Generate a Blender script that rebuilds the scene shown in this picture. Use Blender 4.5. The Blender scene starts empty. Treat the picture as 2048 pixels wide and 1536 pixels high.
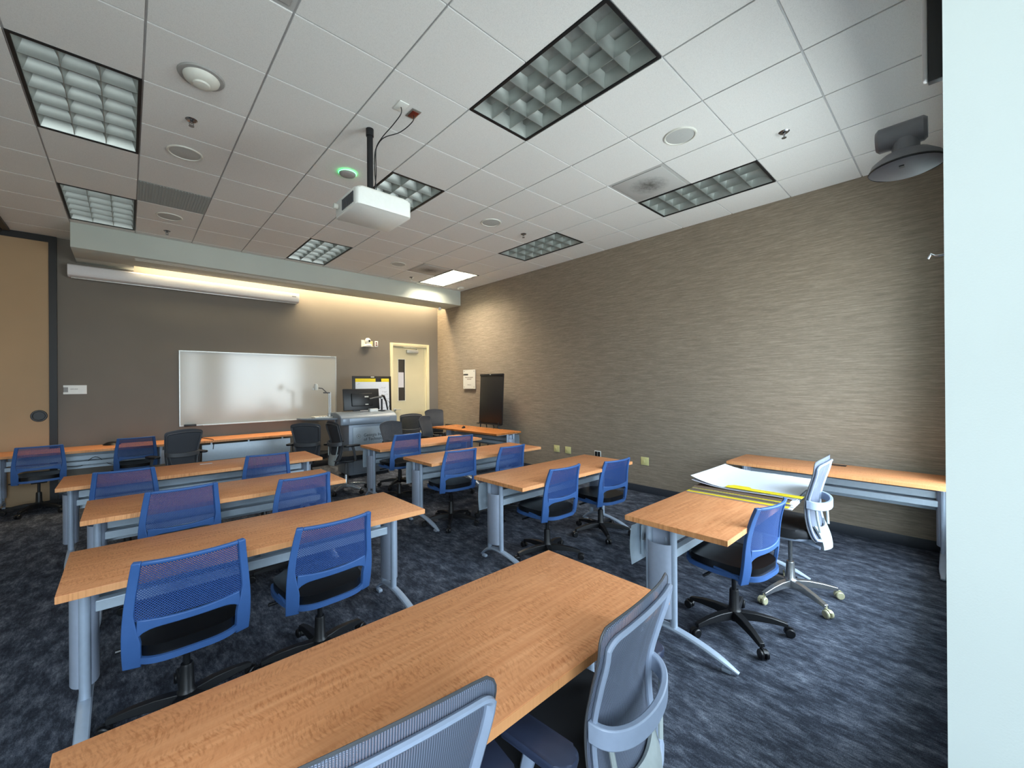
import bpy, bmesh, math, random
from mathutils import Vector, Matrix
random.seed(7)
PI = math.pi
SC = bpy.context.scene
COL = SC.collection
H = 3.648          # ceiling height
XR = 5.509         # right wall
YF = 8.43          # front wall
G = 0.6096         # ceiling grid
GX, GY = 1.9152, 2.4837
TZ = 0.737         # table height

# ------------------------------------------------------------------ materials
def lin(c):
    return tuple(((v/255)/12.92 if v/255 <= .04045 else (((v/255)+.055)/1.055)**2.4) for v in c) + (1.0,)

class NT:
    def __init__(s, name):
        s.m = bpy.data.materials.new(name); s.m.use_nodes = True
        s.t = s.m.node_tree; s.n = s.t.nodes; s.l = s.t.links
        s.b = s.n['Principled BSDF']; s.out = s.n['Material Output']
    def add(s, typ, **kw):
        n = s.n.new(typ)
        for k, v in kw.items():
            if k in n.inputs: n.inputs[k].default_value = v
            else: setattr(n, k, v)
        return n
    def link(s, a, b): s.l.new(a, b)
    def coords(s, scale=(1, 1, 1), rot=(0, 0, 0), kind='Object'):
        tc = s.add('ShaderNodeTexCoord'); mp = s.add('ShaderNodeMapping')
        mp.inputs['Scale'].default_value = scale; mp.inputs['Rotation'].default_value = rot
        s.link(tc.outputs[kind], mp.inputs['Vector']); return mp.outputs['Vector']
    def noise(s, vec, scale=5, detail=3, rough=.5):
        n = s.add('ShaderNodeTexNoise'); n.inputs['Scale'].default_value = scale
        n.inputs['Detail'].default_value = detail; n.inputs['Roughness'].default_value = rough
        s.link(vec, n.inputs['Vector']); return n.outputs['Fac']
    def ramp(s, fac, stops):
        r = s.add('ShaderNodeValToRGB'); e = r.color_ramp.elements
        e[0].position, e[0].color = stops[0][0], stops[0][1]
        e[1].position, e[1].color = stops[-1][0], stops[-1][1]
        for p, c in stops[1:-1]:
            x = e.new(p); x.color = c
        s.link(fac, r.inputs['Fac']); return r.outputs['Color']
    def mix(s, fac, a, b, mode='MIX'):
        m = s.add('ShaderNodeMix', data_type='RGBA', blend_type=mode)
        for sock, v in ((m.inputs[0], fac), (m.inputs[6], a), (m.inputs[7], b)):
            if hasattr(v, 'is_linked'): s.link(v, sock)
            else: sock.default_value = v
        return m.outputs[2]
    def math(s, op, a, b=None):
        m = s.add('ShaderNodeMath', operation=op)
        for i, v in enumerate((a, b)):
            if v is None: continue
            if hasattr(v, 'is_linked'): s.link(v, m.inputs[i])
            else: m.inputs[i].default_value = v
        return m.outputs[0]
    def bump(s, h, dist=.001, strength=.5):
        b = s.add('ShaderNodeBump'); b.inputs['Strength'].default_value = strength; b.inputs['Distance'].default_value = dist
        s.link(h, b.inputs['Height']); s.link(b.outputs['Normal'], s.b.inputs['Normal'])
    def base(s, c): s.link(c, s.b.inputs['Base Color'])
    def set(s, rough=.5, metal=0, spec=.5):
        s.b.inputs['Roughness'].default_value = rough; s.b.inputs['Metallic'].default_value = metal
        s.b.inputs['Specular IOR Level'].default_value = spec; return s

def plain(name, rgb, rough=.5, metal=0, spec=.5, var=.06, scale=40, bump=0):
    k = NT(name).set(rough, metal, spec); c = lin(rgb)
    f = k.noise(k.coords(), scale, 3)
    k.base(k.ramp(f, [(.3, tuple(x*(1-var) for x in c[:3])+(1,)), (.7, tuple(min(1, x*(1+var)) for x in c[:3])+(1,))]))
    if bump: k.bump(k.noise(k.coords(), scale*6, 2), .001, bump)
    return k.m

def emit(name, rgb, power):
    k = NT(name); k.b.inputs['Base Color'].default_value = (.8, .8, .8, 1)
    k.b.inputs['Emission Color'].default_value = lin(rgb); k.b.inputs['Emission Strength'].default_value = power
    return k.m

def wood(name, a, b, c, rough=.42):
    """sliced laminate: long soft grain plus fine cross ripples that come and go in bands"""
    k = NT(name).set(rough, 0, .28)
    g = k.noise(k.coords((.7, 14, 1)), 4, 3, .5)
    base = k.ramp(g, [(.3, lin(a)), (.5, lin(b)), (.7, lin(c))])
    tc = k.add('ShaderNodeTexCoord'); sx = k.add('ShaderNodeSeparateXYZ'); k.link(tc.outputs['Object'], sx.inputs[0])
    tilt = k.math('MULTIPLY', k.noise(k.coords((1.1, 2.6, 1)), 2.2, 1), .13)
    cmb = k.add('ShaderNodeCombineXYZ'); k.link(k.math('ADD', sx.outputs['X'], tilt), cmb.inputs[0])
    k.link(k.math('MULTIPLY', sx.outputs['Y'], .26), cmb.inputs[1])
    rip = k.noise(cmb.outputs[0], 135, 2, .6)
    band = k.noise(k.coords((1.6, 9, 1)), 3, 2)
    amp = k.math('MULTIPLY', k.ramp(band, [(.38, (.18,)*3+(1,)), (.6, (1,)*3+(1,))]), .8)
    dark = k.ramp(rip, [(.35, lin((214, 196, 176))), (.55, (1, 1, 1, 1)), (.7, lin((255, 250, 240)))])
    k.base(k.mix(amp, base, k.mix(1.0, base, dark, 'MULTIPLY')))
    return k.m

def perforated(name, rgb, pitch, thr, rough=.5, lines=False, diag=True, ribs=None):
    """thin plastic or woven mesh with real see-through holes in a lattice"""
    k = NT(name).set(rough, 0, .4); k.b.inputs['Base Color'].default_value = lin(rgb)
    tc = k.add('ShaderNodeTexCoord'); sx = k.add('ShaderNodeSeparateXYZ'); k.link(tc.outputs['Object'], sx.inputs[0])
    x, z = sx.outputs['X'], sx.outputs['Z']
    if diag: p, q = k.math('ADD', x, z), k.math('SUBTRACT', x, z)
    else: p, q = x, z
    s1 = k.math('ABSOLUTE', k.math('SINE', k.math('MULTIPLY', p, PI/pitch)))
    s2 = k.math('ABSOLUTE', k.math('SINE', k.math('MULTIPLY', q, PI/(pitch*(.55 if lines else 1)))))
    f = k.math('MULTIPLY', s1, s2)
    if ribs: k.base(k.ramp(s1, [(.25, lin(ribs)), (.75, lin(rgb))]))
    hole = k.math('GREATER_THAN', f, thr)
    tr = k.add('ShaderNodeBsdfTransparent'); mx = k.add('ShaderNodeMixShader')
    k.link(hole, mx.inputs[0]); k.link(k.b.outputs[0], mx.inputs[1]); k.link(tr.outputs[0], mx.inputs[2])
    k.link(mx.outputs[0], k.out.inputs['Surface']); return k.m

def carpet():
    k = NT('carpet_loop').set(.95, 0, .1)
    v1 = k.noise(k.coords((2.6, 1.2, 1), (0, 0, -.12)), 4.5, 6, .72)
    v2 = k.noise(k.coords((9.0, 2.4, 1), (0, 0, -.05)), 8, 4, .7)
    v3 = k.noise(k.coords(), 210, 2, .7)
    f = k.math('ADD', k.math('MULTIPLY', v1, .55), k.math('ADD', k.math('MULTIPLY', v2, .3), k.math('MULTIPLY', v3, .25)))
    k.base(k.ramp(f, [(.42, lin((34, 38, 46))), (.53, lin((58, 63, 74))), (.60, lin((86, 92, 104))), (.70, lin((128, 134, 146)))]))
    k.bump(v3, .004, .7); return k.m

def grasscloth():
    k = NT('grasscloth_wallcovering').set(.8, 0, .2)
    a = k.noise(k.coords((1, 1.3, 26)), 3.5, 5, .65)
    b = k.noise(k.coords((1, 4, 90)), 4, 4, .7)
    c = k.noise(k.coords(), 1.1, 2)
    f = k.math('ADD', k.math('MULTIPLY', a, .55), k.math('MULTIPLY', b, .45))
    col = k.ramp(f, [(.34, lin((112, 101, 88))), (.5, lin((135, 123, 108))), (.66, lin((162, 150, 133)))])
    k.base(k.mix(k.math('MULTIPLY', c, .25), col, lin((124, 114, 102))))
    k.bump(b, .0015, .5); return k.m

def paint(name, rgb, rough=.75):
    k = NT(name).set(rough, 0, .25); c = lin(rgb)
    n = k.noise(k.coords(), 2.0, 2)
    k.base(k.ramp(n, [(.3, tuple(x*.97 for x in c[:3])+(1,)), (.7, tuple(min(1, x*1.03) for x in c[:3])+(1,))]))
    k.bump(k.noise(k.coords(), 260, 2), .0008, .35); return k.m

def tilemat():
    k = NT('acoustic_tile').set(.9, 0, .1)
    n = k.noise(k.coords(), 260, 2, .7); c = lin((222, 222, 220))
    k.base(k.ramp(n, [(.32, tuple(x*.86 for x in c[:3])+(1,)), (.55, c)]))
    k.bump(n, .001, .4); return k.m

def diffuser_mat():
    k = NT('vent_face').set(.7, 0, .3)
    tc = k.add('ShaderNodeTexCoord'); gr = k.add('ShaderNodeTexGradient', gradient_type='SPHERICAL')
    mp = k.add('ShaderNodeMapping'); mp.inputs['Scale'].default_value = (4, 4, 4); k.link(tc.outputs['Object'], mp.inputs[0]); k.link(mp.outputs[0], gr.inputs[0])
    n = k.noise(k.coords((1, 1.6, 1)), 13, 4, .7)
    dust = k.math('MULTIPLY', gr.outputs['Fac'], n)
    k.base(k.ramp(dust, [(.08, lin((176, 176, 174))), (.5, lin((96, 95, 92)))])); return k.m

M = {}
M['tile'] = tilemat()
M['tbar'] = plain('grid_tee_paint', (176, 177, 178), .5)
M['wall_r'] = grasscloth()
M['wall_f'] = paint('front_wall_paint', (118, 112, 104))
M['soffit'] = paint('soffit_paint', (186, 192, 186))
M['jamb'] = paint('pale_wall_paint', (200, 208, 205))
M['wall_w'] = paint('back_wall_paint', (200, 200, 194))
M['beige'] = paint('partition_fabric', (172, 146, 116), .9)
M['carpet'] = carpet()
M['basebd'] = plain('rubber_base', (42, 46, 54), .55)
M['black'] = plain('black_plastic', (17, 18, 21), .42)
M['blackfr'] = plain('black_frame_paint', (14, 15, 18), .5)
M['vinyl'] = plain('black_vinyl', (10, 11, 14), .33, spec=.4)
M['seatfab'] = plain('black_seat_fabric', (12, 14, 20), .8, scale=200)
M['blue'] = plain('blue_plastic', (55, 90, 144), .45, spec=.4, var=.03)
M['bluemesh'] = perforated('blue_perforated_plastic', (40, 70, 126), .0110, .50)
M['greyp'] = plain('grey_nylon', (136, 148, 168), .4, var=.03)
M['greyd'] = plain('dark_grey_nylon', (66, 68, 72), .5, var=.03)
M['greymesh'] = perforated('grey_mesh_fabric', (118, 127, 146), .0052, .72, .7, lines=True, diag=False, ribs=(38, 43, 56))
M['darkmesh'] = perforated('charcoal_mesh_fabric', (64, 67, 73), .0038, .76, .8, lines=True, diag=False)
M['silverplast'] = plain('silver_plastic', (152, 160, 160), .45)
M['alu'] = plain('polished_aluminium', (176, 178, 180), .25, .9)
M['clear'] = plain('amber_clear_wheel', (176, 172, 140), .15, spec=.8)
M['leg'] = plain('silver_grey_metal_paint', (168, 182, 200), .38, .25, var=.03)
M['legcover'] = plain('leg_cover_paint', (158, 168, 186), .4, .15, var=.03)
M['panel'] = plain('modesty_panel_paint', (170, 184, 196), .42, .15, var=.03)
M['wood'] = wood('maple_laminate', (206, 137, 91), (214, 147, 100), (223, 158, 111))
M['edge'] = wood('maple_edge_band', (204, 142, 92), (212, 150, 99), (220, 160, 110), .5)
M['wood2'] = wood('cherry_laminate', (176, 108, 55), (190, 120, 64), (202, 132, 74), .25)
M['white'] = plain('white_plastic', (222, 224, 220), .4, var=.02)
M['offwhite'] = plain('off_white_plastic', (206, 206, 198), .45, var=.02)
M['board'] = plain('whiteboard_enamel', (182, 181, 174), .14, spec=.6, var=.01, scale=2)
M['alum'] = plain('satin_aluminium', (190, 192, 190), .35, .6)
M['screen'] = plain('screen_housing_paint', (202, 200, 202), .4, var=.02)
M['doorp'] = paint('door_paint', (196, 188, 158), .55)
M['doorf'] = paint('door_frame_paint', (204, 196, 164), .5)
M['glassdark'] = plain('door_glass', (58, 56, 54), .08, spec=.8)
M['podium'] = plain('podium_grey_steel', (134, 146, 160), .38, .15, var=.03)
M['podium2'] = plain('podium_grey_top', (118, 128, 138), .45, var=.03)
M['ink'] = plain('dark_ink', (36, 42, 54), .6)
M['greyink'] = plain('grey_ink', (120, 122, 124), .7)
M['paper'] = plain('paper_white', (206, 212, 222), .8, var=.02)
M['paper2'] = plain('paper_grey', (196, 196, 204), .8, var=.03)
M['yellow'] = plain('yellow_card', (222, 200, 30), .6, var=.03)
M['brown'] = plain('brown_board', (92, 72, 56), .8)
M['cream'] = plain('ivory_plastic', (206, 200, 140), .45, var=.03)
M['sensor'] = plain('sensor_grey', (150, 150, 148), .6)
M['spk'] = plain('speaker_grille', (176, 178, 176), .8, scale=400, var=.15)
M['grille'] = plain('return_grille_paint', (158, 166, 166), .7, scale=300, var=.25)
M['vent'] = diffuser_mat()
M['chrome'] = plain('chrome', (150, 150, 152), .2, .95)
M['redplate'] = plain('copper_plate', (120, 52, 40), .35, .5)
M['steelplate'] = plain('steel_plate', (150, 150, 146), .35, .6)
M['lens'] = plain('dark_lens', (8, 8, 10), .1, spec=.8)
M['webcam'] = plain('webcam_grey', (112, 112, 118), .5, var=.03)
M['louver'] = plain('parabolic_louver_aluminium', (172, 177, 174), .42, .7, var=.02)
M['reflector'] = plain('troffer_reflector', (186, 190, 186), .5)
M['tube'] = plain('lamp_tube_off', (214, 218, 214), .3)
M['lit'] = emit('lamp_tube_lit', (255, 243, 222), 24)
M['green'] = emit('green_led', (60, 255, 120), 5)
M['track'] = plain('track_bronze', (62, 56, 48), .5)
M['tint'] = plain('window_frame_grey', (150, 154, 156), .5)

# ------------------------------------------------------------------ mesh helpers
def T(x=0, y=0, z=0, rz=0, rx=0, ry=0):
    return Matrix.Translation((x, y, z)) @ Matrix.Rotation(rz, 4, 'Z') @ Matrix.Rotation(ry, 4, 'Y') @ Matrix.Rotation(rx, 4, 'X')

def add(bm, vs, fs, m=None):
    bv = [bm.verts.new((m @ Vector(v)) if m else v) for v in vs]
    out = []
    for f in fs:
        try: out.append(bm.faces.new([bv[i] for i in f]))
        except ValueError: pass
    return bv, out

def box(bm, x0, x1, y0, y1, z0, z1, bev=0, m=None, seg=2):
    vs = [(x, y, z) for x in (x0, x1) for y in (y0, y1) for z in (z0, z1)]
    fs = [(0, 1, 3, 2), (4, 6, 7, 5), (0, 4, 5, 1), (2, 3, 7, 6), (0, 2, 6, 4), (1, 5, 7, 3)]
    bv, f = add(bm, vs, fs, m)
    if bev:
        es = {e for q in f for e in q.edges}
        bmesh.ops.bevel(bm, geom=list(es), offset=bev, segments=seg, profile=.5, affect='EDGES')

def prism(bm, pts, a, b, m=None, bev=0, seg=2):
    """polygon in xy extruded from z=a to z=b"""
    n = len(pts)
    vs = [(p[0], p[1], a) for p in pts] + [(p[0], p[1], b) for p in pts]
    fs = [tuple(reversed(range(n))), tuple(range(n, 2*n))] + [(i, (i+1) % n, n+(i+1) % n, n+i) for i in range(n)]
    bv, f = add(bm, vs, fs, m)
    if bev:
        es = set(f[0].edges) | set(f[1].edges)
        bmesh.ops.bevel(bm, geom=list(es), offset=bev, segments=seg, profile=.5, affect='EDGES')

def rrect(w, d, r, n=5, cx=0, cy=0):
    out = []
    for sx, sy, a0 in ((1, 1, 0), (-1, 1, PI/2), (-1, -1, PI), (1, -1, 1.5*PI)):
        for i in range(n+1):
            a = a0 + PI/2*i/n
            out.append((cx+sx*(w/2-r)+r*math.cos(a), cy+sy*(d/2-r)+r*math.sin(a)))
    return out

def tube(bm, pts, r, seg=10, closed=False, m=None, sy=1.0, cap=True):
    """tube along pts; r a number or list; sy flattens the section along its second axis"""
    P = [Vector(p) for p in pts]; n = len(P); rings = []
    up = None
    for i in range(n):
        if closed: d = P[(i+1) % n]-P[i-1]
        else: d = P[min(i+1, n-1)]-P[max(i-1, 0)]
        d.normalize()
        if up is None:
            up = Vector((0, 0, 1)) if abs(d.z) < .9 else Vector((0, 1, 0))
        a = d.cross(up)
        if a.length < 1e-4: a = d.cross(Vector((1, 0, 0)))
        a.normalize(); b = a.cross(d); b.normalize(); up = b
        rr = r[i] if isinstance(r, (list, tuple)) else r
        ring = []
        for k in range(seg):
            t = 2*PI*k/seg
            v = P[i]+a*math.cos(t)*rr+b*math.sin(t)*rr*sy
            ring.append(bm.verts.new((m @ v) if m else v))
        rings.append(ring)
    rng = range(n) if closed else range(n-1)
    for i in rng:
        A, B = rings[i], rings[(i+1) % n]
        for k in range(seg): bm.faces.new((A[k], A[(k+1) % seg], B[(k+1) % seg], B[k]))
    if cap and not closed:
        bm.faces.new(list(reversed(rings[0]))); bm.faces.new(rings[-1])

def lathe(bm, prof, seg=24, m=None):
    """profile of (r, z) turned about z"""
    rings = []
    for r, z in prof:
        if r < 1e-5: rings.append([bm.verts.new((m @ Vector((0, 0, z))) if m else (0, 0, z))])
        else:
            rings.append([bm.verts.new((m @ Vector((r*math.cos(2*PI*k/seg), r*math.sin(2*PI*k/seg), z))) if m else (r*math.cos(2*PI*k/seg), r*math.sin(2*PI*k/seg), z)) for k in range(seg)])
    for A, B in zip(rings, rings[1:]):
        for k in range(seg):
            k2 = (k+1) % seg
            if len(A) == 1 and len(B) == 1: continue
            if len(A) == 1: bm.faces.new((A[0], B[k], B[k2]))
            elif len(B) == 1: bm.faces.new((A[k], B[0], A[k2]))
            else: bm.faces.new((A[k], B[k], B[k2], A[k2]))

def surf(bm, fn, nu, nv, th=0, m=None):
    """patch fn(u,v), u,v in 0..1, given a thickness along its normal"""
    def P(u, v): return Vector(fn(u, v))
    def N(u, v):
        e = 1e-3
        d1 = P(min(u+e, 1), v)-P(max(u-e, 0), v); d2 = P(u, min(v+e, 1))-P(u, max(v-e, 0))
        n = d1.cross(d2); return n.normalized() if n.length > 0 else Vector((0, -1, 0))
    F, B = [], []
    for j in range(nv+1):
        fr, br = [], []
        for i in range(nu+1):
            u, v = i/nu, j/nv; p = P(u, v)
            if th:
                n = N(u, v); a, b = p+n*th/2, p-n*th/2
                fr.append(bm.verts.new(m @ a if m else a)); br.append(bm.verts.new(m @ b if m else b))
            else: fr.append(bm.verts.new(m @ p if m else p))
        F.append(fr); B.append(br)
    for j in range(nv):
        for i in range(nu):
            bm.faces.new((F[j][i], F[j][i+1], F[j+1][i+1], F[j+1][i]))
            if th: bm.faces.new((B[j][i], B[j+1][i], B[j+1][i+1], B[j][i+1]))
    if th:
        for i in range(nu):
            bm.faces.new((F[0][i], B[0][i], B[0][i+1], F[0][i+1])); bm.faces.new((F[nv][i], F[nv][i+1], B[nv][i+1], B[nv][i]))
        for j in range(nv):
            bm.faces.new((F[j][0], F[j+1][0], B[j+1][0], B[j][0])); bm.faces.new((F[j][nu], B[j][nu], B[j+1][nu], F[j+1][nu]))

def mk(name, bm, mat, parent=None, smooth=True, kind=None, bevel=0, loc=None):
    bmesh.ops.recalc_face_normals(bm, faces=bm.faces)
    me = bpy.data.meshes.new(name); bm.to_mesh(me); bm.free()
    for mt in (mat if isinstance(mat, (list, tuple)) else [mat]): me.materials.append(mt)
    if smooth:
        for p in me.polygons: p.use_smooth = True
        me.set_sharp_from_angle(angle=math.radians(35))
    o = bpy.data.objects.new(name, me); COL.objects.link(o)
    if parent: o.parent = parent
    if loc: o.location = loc
    if kind: o['kind'] = kind
    if bevel:
        b = o.modifiers.new('soft_edges', 'BEVEL'); b.width = bevel; b.segments = 2; b.limit_method = 'ANGLE'; b.angle_limit = math.radians(40)
    return o

def part(name, mat, parent, fn, **kw):
    bm = bmesh.new(); fn(bm); return mk(name, bm, mat, parent, **kw)

def tag(o, label, cat, group=None):
    o['label'] = label; o['category'] = cat
    if group: o['group'] = group
    return o

def thing(name, label, cat, loc=(0, 0, 0), rz=0, group=None):
    o = bpy.data.objects.new(name, None); COL.objects.link(o); o.empty_display_size = .1
    o.location = loc; o.rotation_euler = (0, 0, rz)
    return tag(o, label, cat, group)

def solo(name, label, cat, mat, fn, group=None, loc=(0, 0, 0), rz=0, **kw):
    o = part(name, mat, None, fn, **kw); o.location = loc; o.rotation_euler = (0, 0, rz)
    return tag(o, label, cat, group)

def struct(name, mat, fn, parent=None, **kw):
    return part(name, mat, parent, fn, kind='structure' if parent is None else None, **kw)

def dup(root, loc, rz, label, group=None, lift=0):
    r = root.copy(); COL.objects.link(r); r.location = loc; r.rotation_euler = (0, 0, rz); r['label'] = label
    if group: r['group'] = group
    for ch in list(root.children):
        c = ch.copy(); COL.objects.link(c); c.parent = r
        for g in list(ch.children):
            d = g.copy(); COL.objects.link(d); d.parent = c
    lift_chair(r, lift); return r

def lift_chair(r, lift):
    for c in r.children:
        if c.name.split('.')[0] not in ('base_leg', 'hub'): c.location.z += lift

def text(name, body, size, mat, parent, m, ext=.0006, align='LEFT'):
    cu = bpy.data.curves.new(name, 'FONT'); cu.body = body; cu.size = size; cu.extrude = ext; cu.align_x = align
    tmp = bpy.data.objects.new('tmp', cu); COL.objects.link(tmp)
    dg = bpy.context.evaluated_depsgraph_get(); me = bpy.data.meshes.new_from_object(tmp.evaluated_get(dg))
    bpy.data.objects.remove(tmp); bpy.data.curves.remove(cu); me.materials.clear(); me.materials.append(mat)
    o = bpy.data.objects.new(name, me); COL.objects.link(o); o.parent = parent; o.matrix_local = m; return o
FACE_S = Matrix.Rotation(PI/2, 4, 'X')                       # lettering that faces -y
def FACE_W(x, y, z): return Matrix.Translation((x, y, z)) @ Matrix.Rotation(-PI/2, 4, 'Z') @ FACE_S   # lettering that faces -x

# ------------------------------------------------------------------ room shell
XL = -1.80
struct('floor', M['carpet'], lambda b: box(b, XL, XR, -1.3, YF, -.1, 0))

# the openings of the recessed lights: (i0, i1, j0, j1) in grid cells
LIGHTS = [(0, 1, -2, 0), (4, 5, -2, 0), (-4, -3, 2, 4), (-4, -3, 6, 8), (0, 1, 2, 4), (4, 5, 2, 4), (4, 5, 6, 8), (0, 1, 6, 8)]
VENTS = [(3, -1), (3, 6), (-3, -1)]
def taken(i, j):
    if any(a <= i < b and c <= j < d for a, b, c, d in LIGHTS): return True
    return (i, j) in VENTS or (i, j) == (-3, 5)
SOF_X0, SOF_Y0, SOF_Z = -.522, 7.492, 3.338
def tiles(bm):
    g = .0065
    for i in range(-7, 7):
        for j in range(-7, 10):
            x0, x1, y0, y1 = GX+i*G, GX+(i+1)*G, GY+j*G, GY+(j+1)*G
            if taken(i, j): continue
            x0, x1, y0, y1 = max(x0, XL), min(x1, XR), max(y0, -1.3), min(y1, YF)
            if x1 > SOF_X0: y1 = min(y1, SOF_Y0)
            if x1-x0 < .03 or y1-y0 < .03: continue
            box(bm, x0+g, x1-g, y0+g, y1-g, H, H+.02)
struct('ceiling', M['tile'], tiles, smooth=False)
def tees(bm):
    box(bm, XL, XR, -1.3, YF, H+.21, H+.24)       # dark deck above
struct('trim_9', M['wall_w'], tees, smooth=False)
def tee_segments(bm):
    w = .012
    for i in range(-6, 7):
        x = GX+i*G
        if x > XR: continue
        for j in range(-7, 10):
            y0, y1 = max(GY+j*G, -1.3), min(GY+(j+1)*G, SOF_Y0 if x > SOF_X0 else YF)
            if y1 <= y0: continue
            box(bm, x-w, x+w, y0, y1, H+.0085, H+.016)
    for j in range(-6, 10):
        y = GY+j*G
        for i in range(-7, 7):
            x0, x1 = max(GX+i*G, XL), min(GX+(i+1)*G, XR)
            if x1 <= x0 or (x1 > SOF_X0 and y > SOF_Y0) or y > YF: continue
            if any(a <= i < b and c < j < d for a, b, c, d in LIGHTS): continue
            box(bm, x0+w, x1-w, y-w, y+w, H+.008, H+.016)
struct('trim_1', M['tbar'], tee_segments, smooth=False)

def wall_right(b): box(b, XR, XR+.1, -.6, YF, 0, H+.1)
struct('wall_right', M['wall_r'], wall_right)
DX0, DX1, DZ = 4.325, 5.205, 2.45
def wall_front(b):
    box(b, XL, DX0, YF, YF+.12, 0, H+.1); box(b, DX1, XR+.1, YF, YF+.12, 0, H+.1); box(b, DX0, DX1, YF, YF+.12, DZ, H+.1)
    box(b, DX0-.1, DX1+.1, YF+.3, YF+.35, 0, 2.6)
struct('wall_front', M['wall_f'], wall_front)
struct('wall_left', M['wall_w'], lambda b: box(b, XL-.1, XL, -1.3, YF, 0, H+.1))
WX0, WX1, WZ0, WZ1 = 2.50, 4.95, .40, 2.84
UX0, UX1 = 1.40, 1.80
VX0, VX1, VZ0, VZ1 = -1.60, .05, .60, 3.2
def wall_back(b):
    box(b, 1.2, UX0, -.5, .02, 0, H+.1); box(b, UX1, WX0, -.5, .02, 0, H+.1); box(b, UX0, UX1, -.5, .02, 0, WZ0); box(b, UX0, UX1, -.5, .02, WZ1, H+.1); box(b, WX1, XR+.1, -.5, .02, 0, H+.1)
    box(b, WX0, WX1, -.5, .02, 0, WZ0); box(b, WX0, WX1, -.5, .02, WZ1, H+.1)
    box(b, 1.2, 1.3, -1.4, -.5, 0, H+.1)
    box(b, XL, VX0, -1.4, -1.3, 0, H+.1); box(b, VX1, 1.2, -1.4, -1.3, 0, H+.1)
    box(b, VX0, VX1, -1.4, -1.3, 0, VZ0); box(b, VX0, VX1, -1.4, -1.3, VZ1, H+.1)
struct('wall_back', M['jamb'], wall_back)
def winframe(x0, x1, z0, z1, y, n):
    def f(b):
        box(b, x0, x1, y, y+.06, z0, z0+.05); box(b, x0, x1, y, y+.06, z1-.05, z1)
        for k in range(n+1):
            x = x0+.025+(x1-x0-.05)*k/n; box(b, x-.025, x+.025, y+.001, y+.059, z0, z1)
    return f
struct('window_1', M['tint'], winframe(WX0, WX1, WZ0, WZ1, -.46, 2))
struct('window_3', M['tint'], winframe(UX0, UX1, WZ0, WZ1, -.46, 1))
struct('window_2', M['tint'], winframe(VX0, VX1, VZ0, VZ1, -1.38, 2))

# soffit with a lighting cove behind it
def soffit(b):
    box(b, SOF_X0, XR, SOF_Y0, 8.10, SOF_Z, H+.05, bev=.003)
    box(b, SOF_X0, .08, 8.10, YF, SOF_Z, H+.05)
struct('trim_2', M['soffit'], soffit)
def slot(b):
    box(b, .08, 2.92, 7.60, 7.612, SOF_Z-.004, SOF_Z+.002); box(b, .08, 2.92, 7.70, 7.712, SOF_Z-.004, SOF_Z+.002)
    box(b, .08, .092, 7.612, 7.70, SOF_Z-.004, SOF_Z+.002); box(b, 2.908, 2.92, 7.612, 7.70, SOF_Z-.004, SOF_Z+.002)
    box(b, .092, 2.908, 7.650, 7.660, SOF_Z-.003, SOF_Z+.002)
struct('trim_3', M['offwhite'], slot, smooth=False)
def basebd(b): box(b, XR-.012, XR, .02, YF-.012, 0, .102, bev=.003)
struct('baseboard_right', M['basebd'], basebd)
def basebf(b): box(b, -.71, DX0-.06, YF-.012, YF, 0, .102, bev=.003); box(b, DX1+.06, XR-.012, YF-.012, YF, 0, .102, bev=.003)
struct('baseboard_front', M['basebd'], basebf)
# operable partition pocket at the far left
struct('trim_4', M['blackfr'], lambda b: (box(b, -.79, -.715, YF-.06, YF-.001, 0, 3.56), box(b, XL, -.715, YF-.06, YF-.001, 3.56, H-.002)))
struct('trim_5', M['track'], lambda b: (box(b, -1.185, -1.125, -1.3, 8.30, H-.035, H-.001), box(b, -1.30, -1.20, -1.3, 8.36, H-.05, H-.001, bev=.01)))
struct('door_2', M['beige'], lambda b: box(b, XL, -.79, YF-.045, YF-.002, .01, 3.56))
solo('pull_ring', 'round dark recessed pull on the beige partition panel at far left', 'door pull', [M['black']],
     lambda b: (lathe(b, [(0, .004), (.055, .004), (.06, .012), (.075, .012), (.08, .0)], 32, T(-.886, YF-.046, 1.19, 0, PI/2))))

# door in the front wall
dr = struct('door_1', M['doorp'], lambda b: (box(b, DX0+.012, 4.485, YF+.03, YF+.075, .01, DZ-.012), box(b, 4.645, DX1-.012, YF+.03, YF+.075, .01, DZ-.012),
     box(b, 4.485, 4.645, YF+.03, YF+.075, .01, 1.225), box(b, 4.485, 4.645, YF+.03, YF+.075, 2.15, DZ-.012)), smooth=False)
part('door_frame', M['doorf'], dr, lambda b: (box(b, DX0-.055, DX0+.012, YF-.022, YF+.12, 0, DZ+.06, bev=.004), box(b, DX1-.012, DX1+.055, YF-.022, YF+.12, 0, DZ+.06, bev=.004),
     box(b, DX0+.012, DX1-.012, YF-.0215, YF+.12, DZ-.012, DZ+.0595, bev=.004), box(b, DX1-.05, DX1-.012, YF+.02, YF+.11, 0, DZ-.012)))
part('glass_strip', M['glassdark'], dr, lambda b: box(b, 4.485, 4.645, YF+.05, YF+.056, 1.225, 2.15))
part('notice', M['paper2'], dr, lambda b: box(b, 4.50, 4.63, YF+.046, YF+.048, 1.52, 1.86))
part('glazing_bead', M['offwhite'], dr, lambda b: (box(b, 4.473, 4.485, YF+.022, YF+.05, 1.213, 2.162), box(b, 4.645, 4.657, YF+.022, YF+.05, 1.213, 2.162), box(b, 4.485, 4.645, YF+.022, YF+.05, 1.213, 1.225), box(b, 4.485, 4.645, YF+.022, YF+.05, 2.15, 2.162)))
cl = part('door_closer', M['alum'], dr, lambda b: box(b, 4.68, 4.97, YF-.03, YF+.03, 2.30, 2.375, bev=.01))
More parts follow.
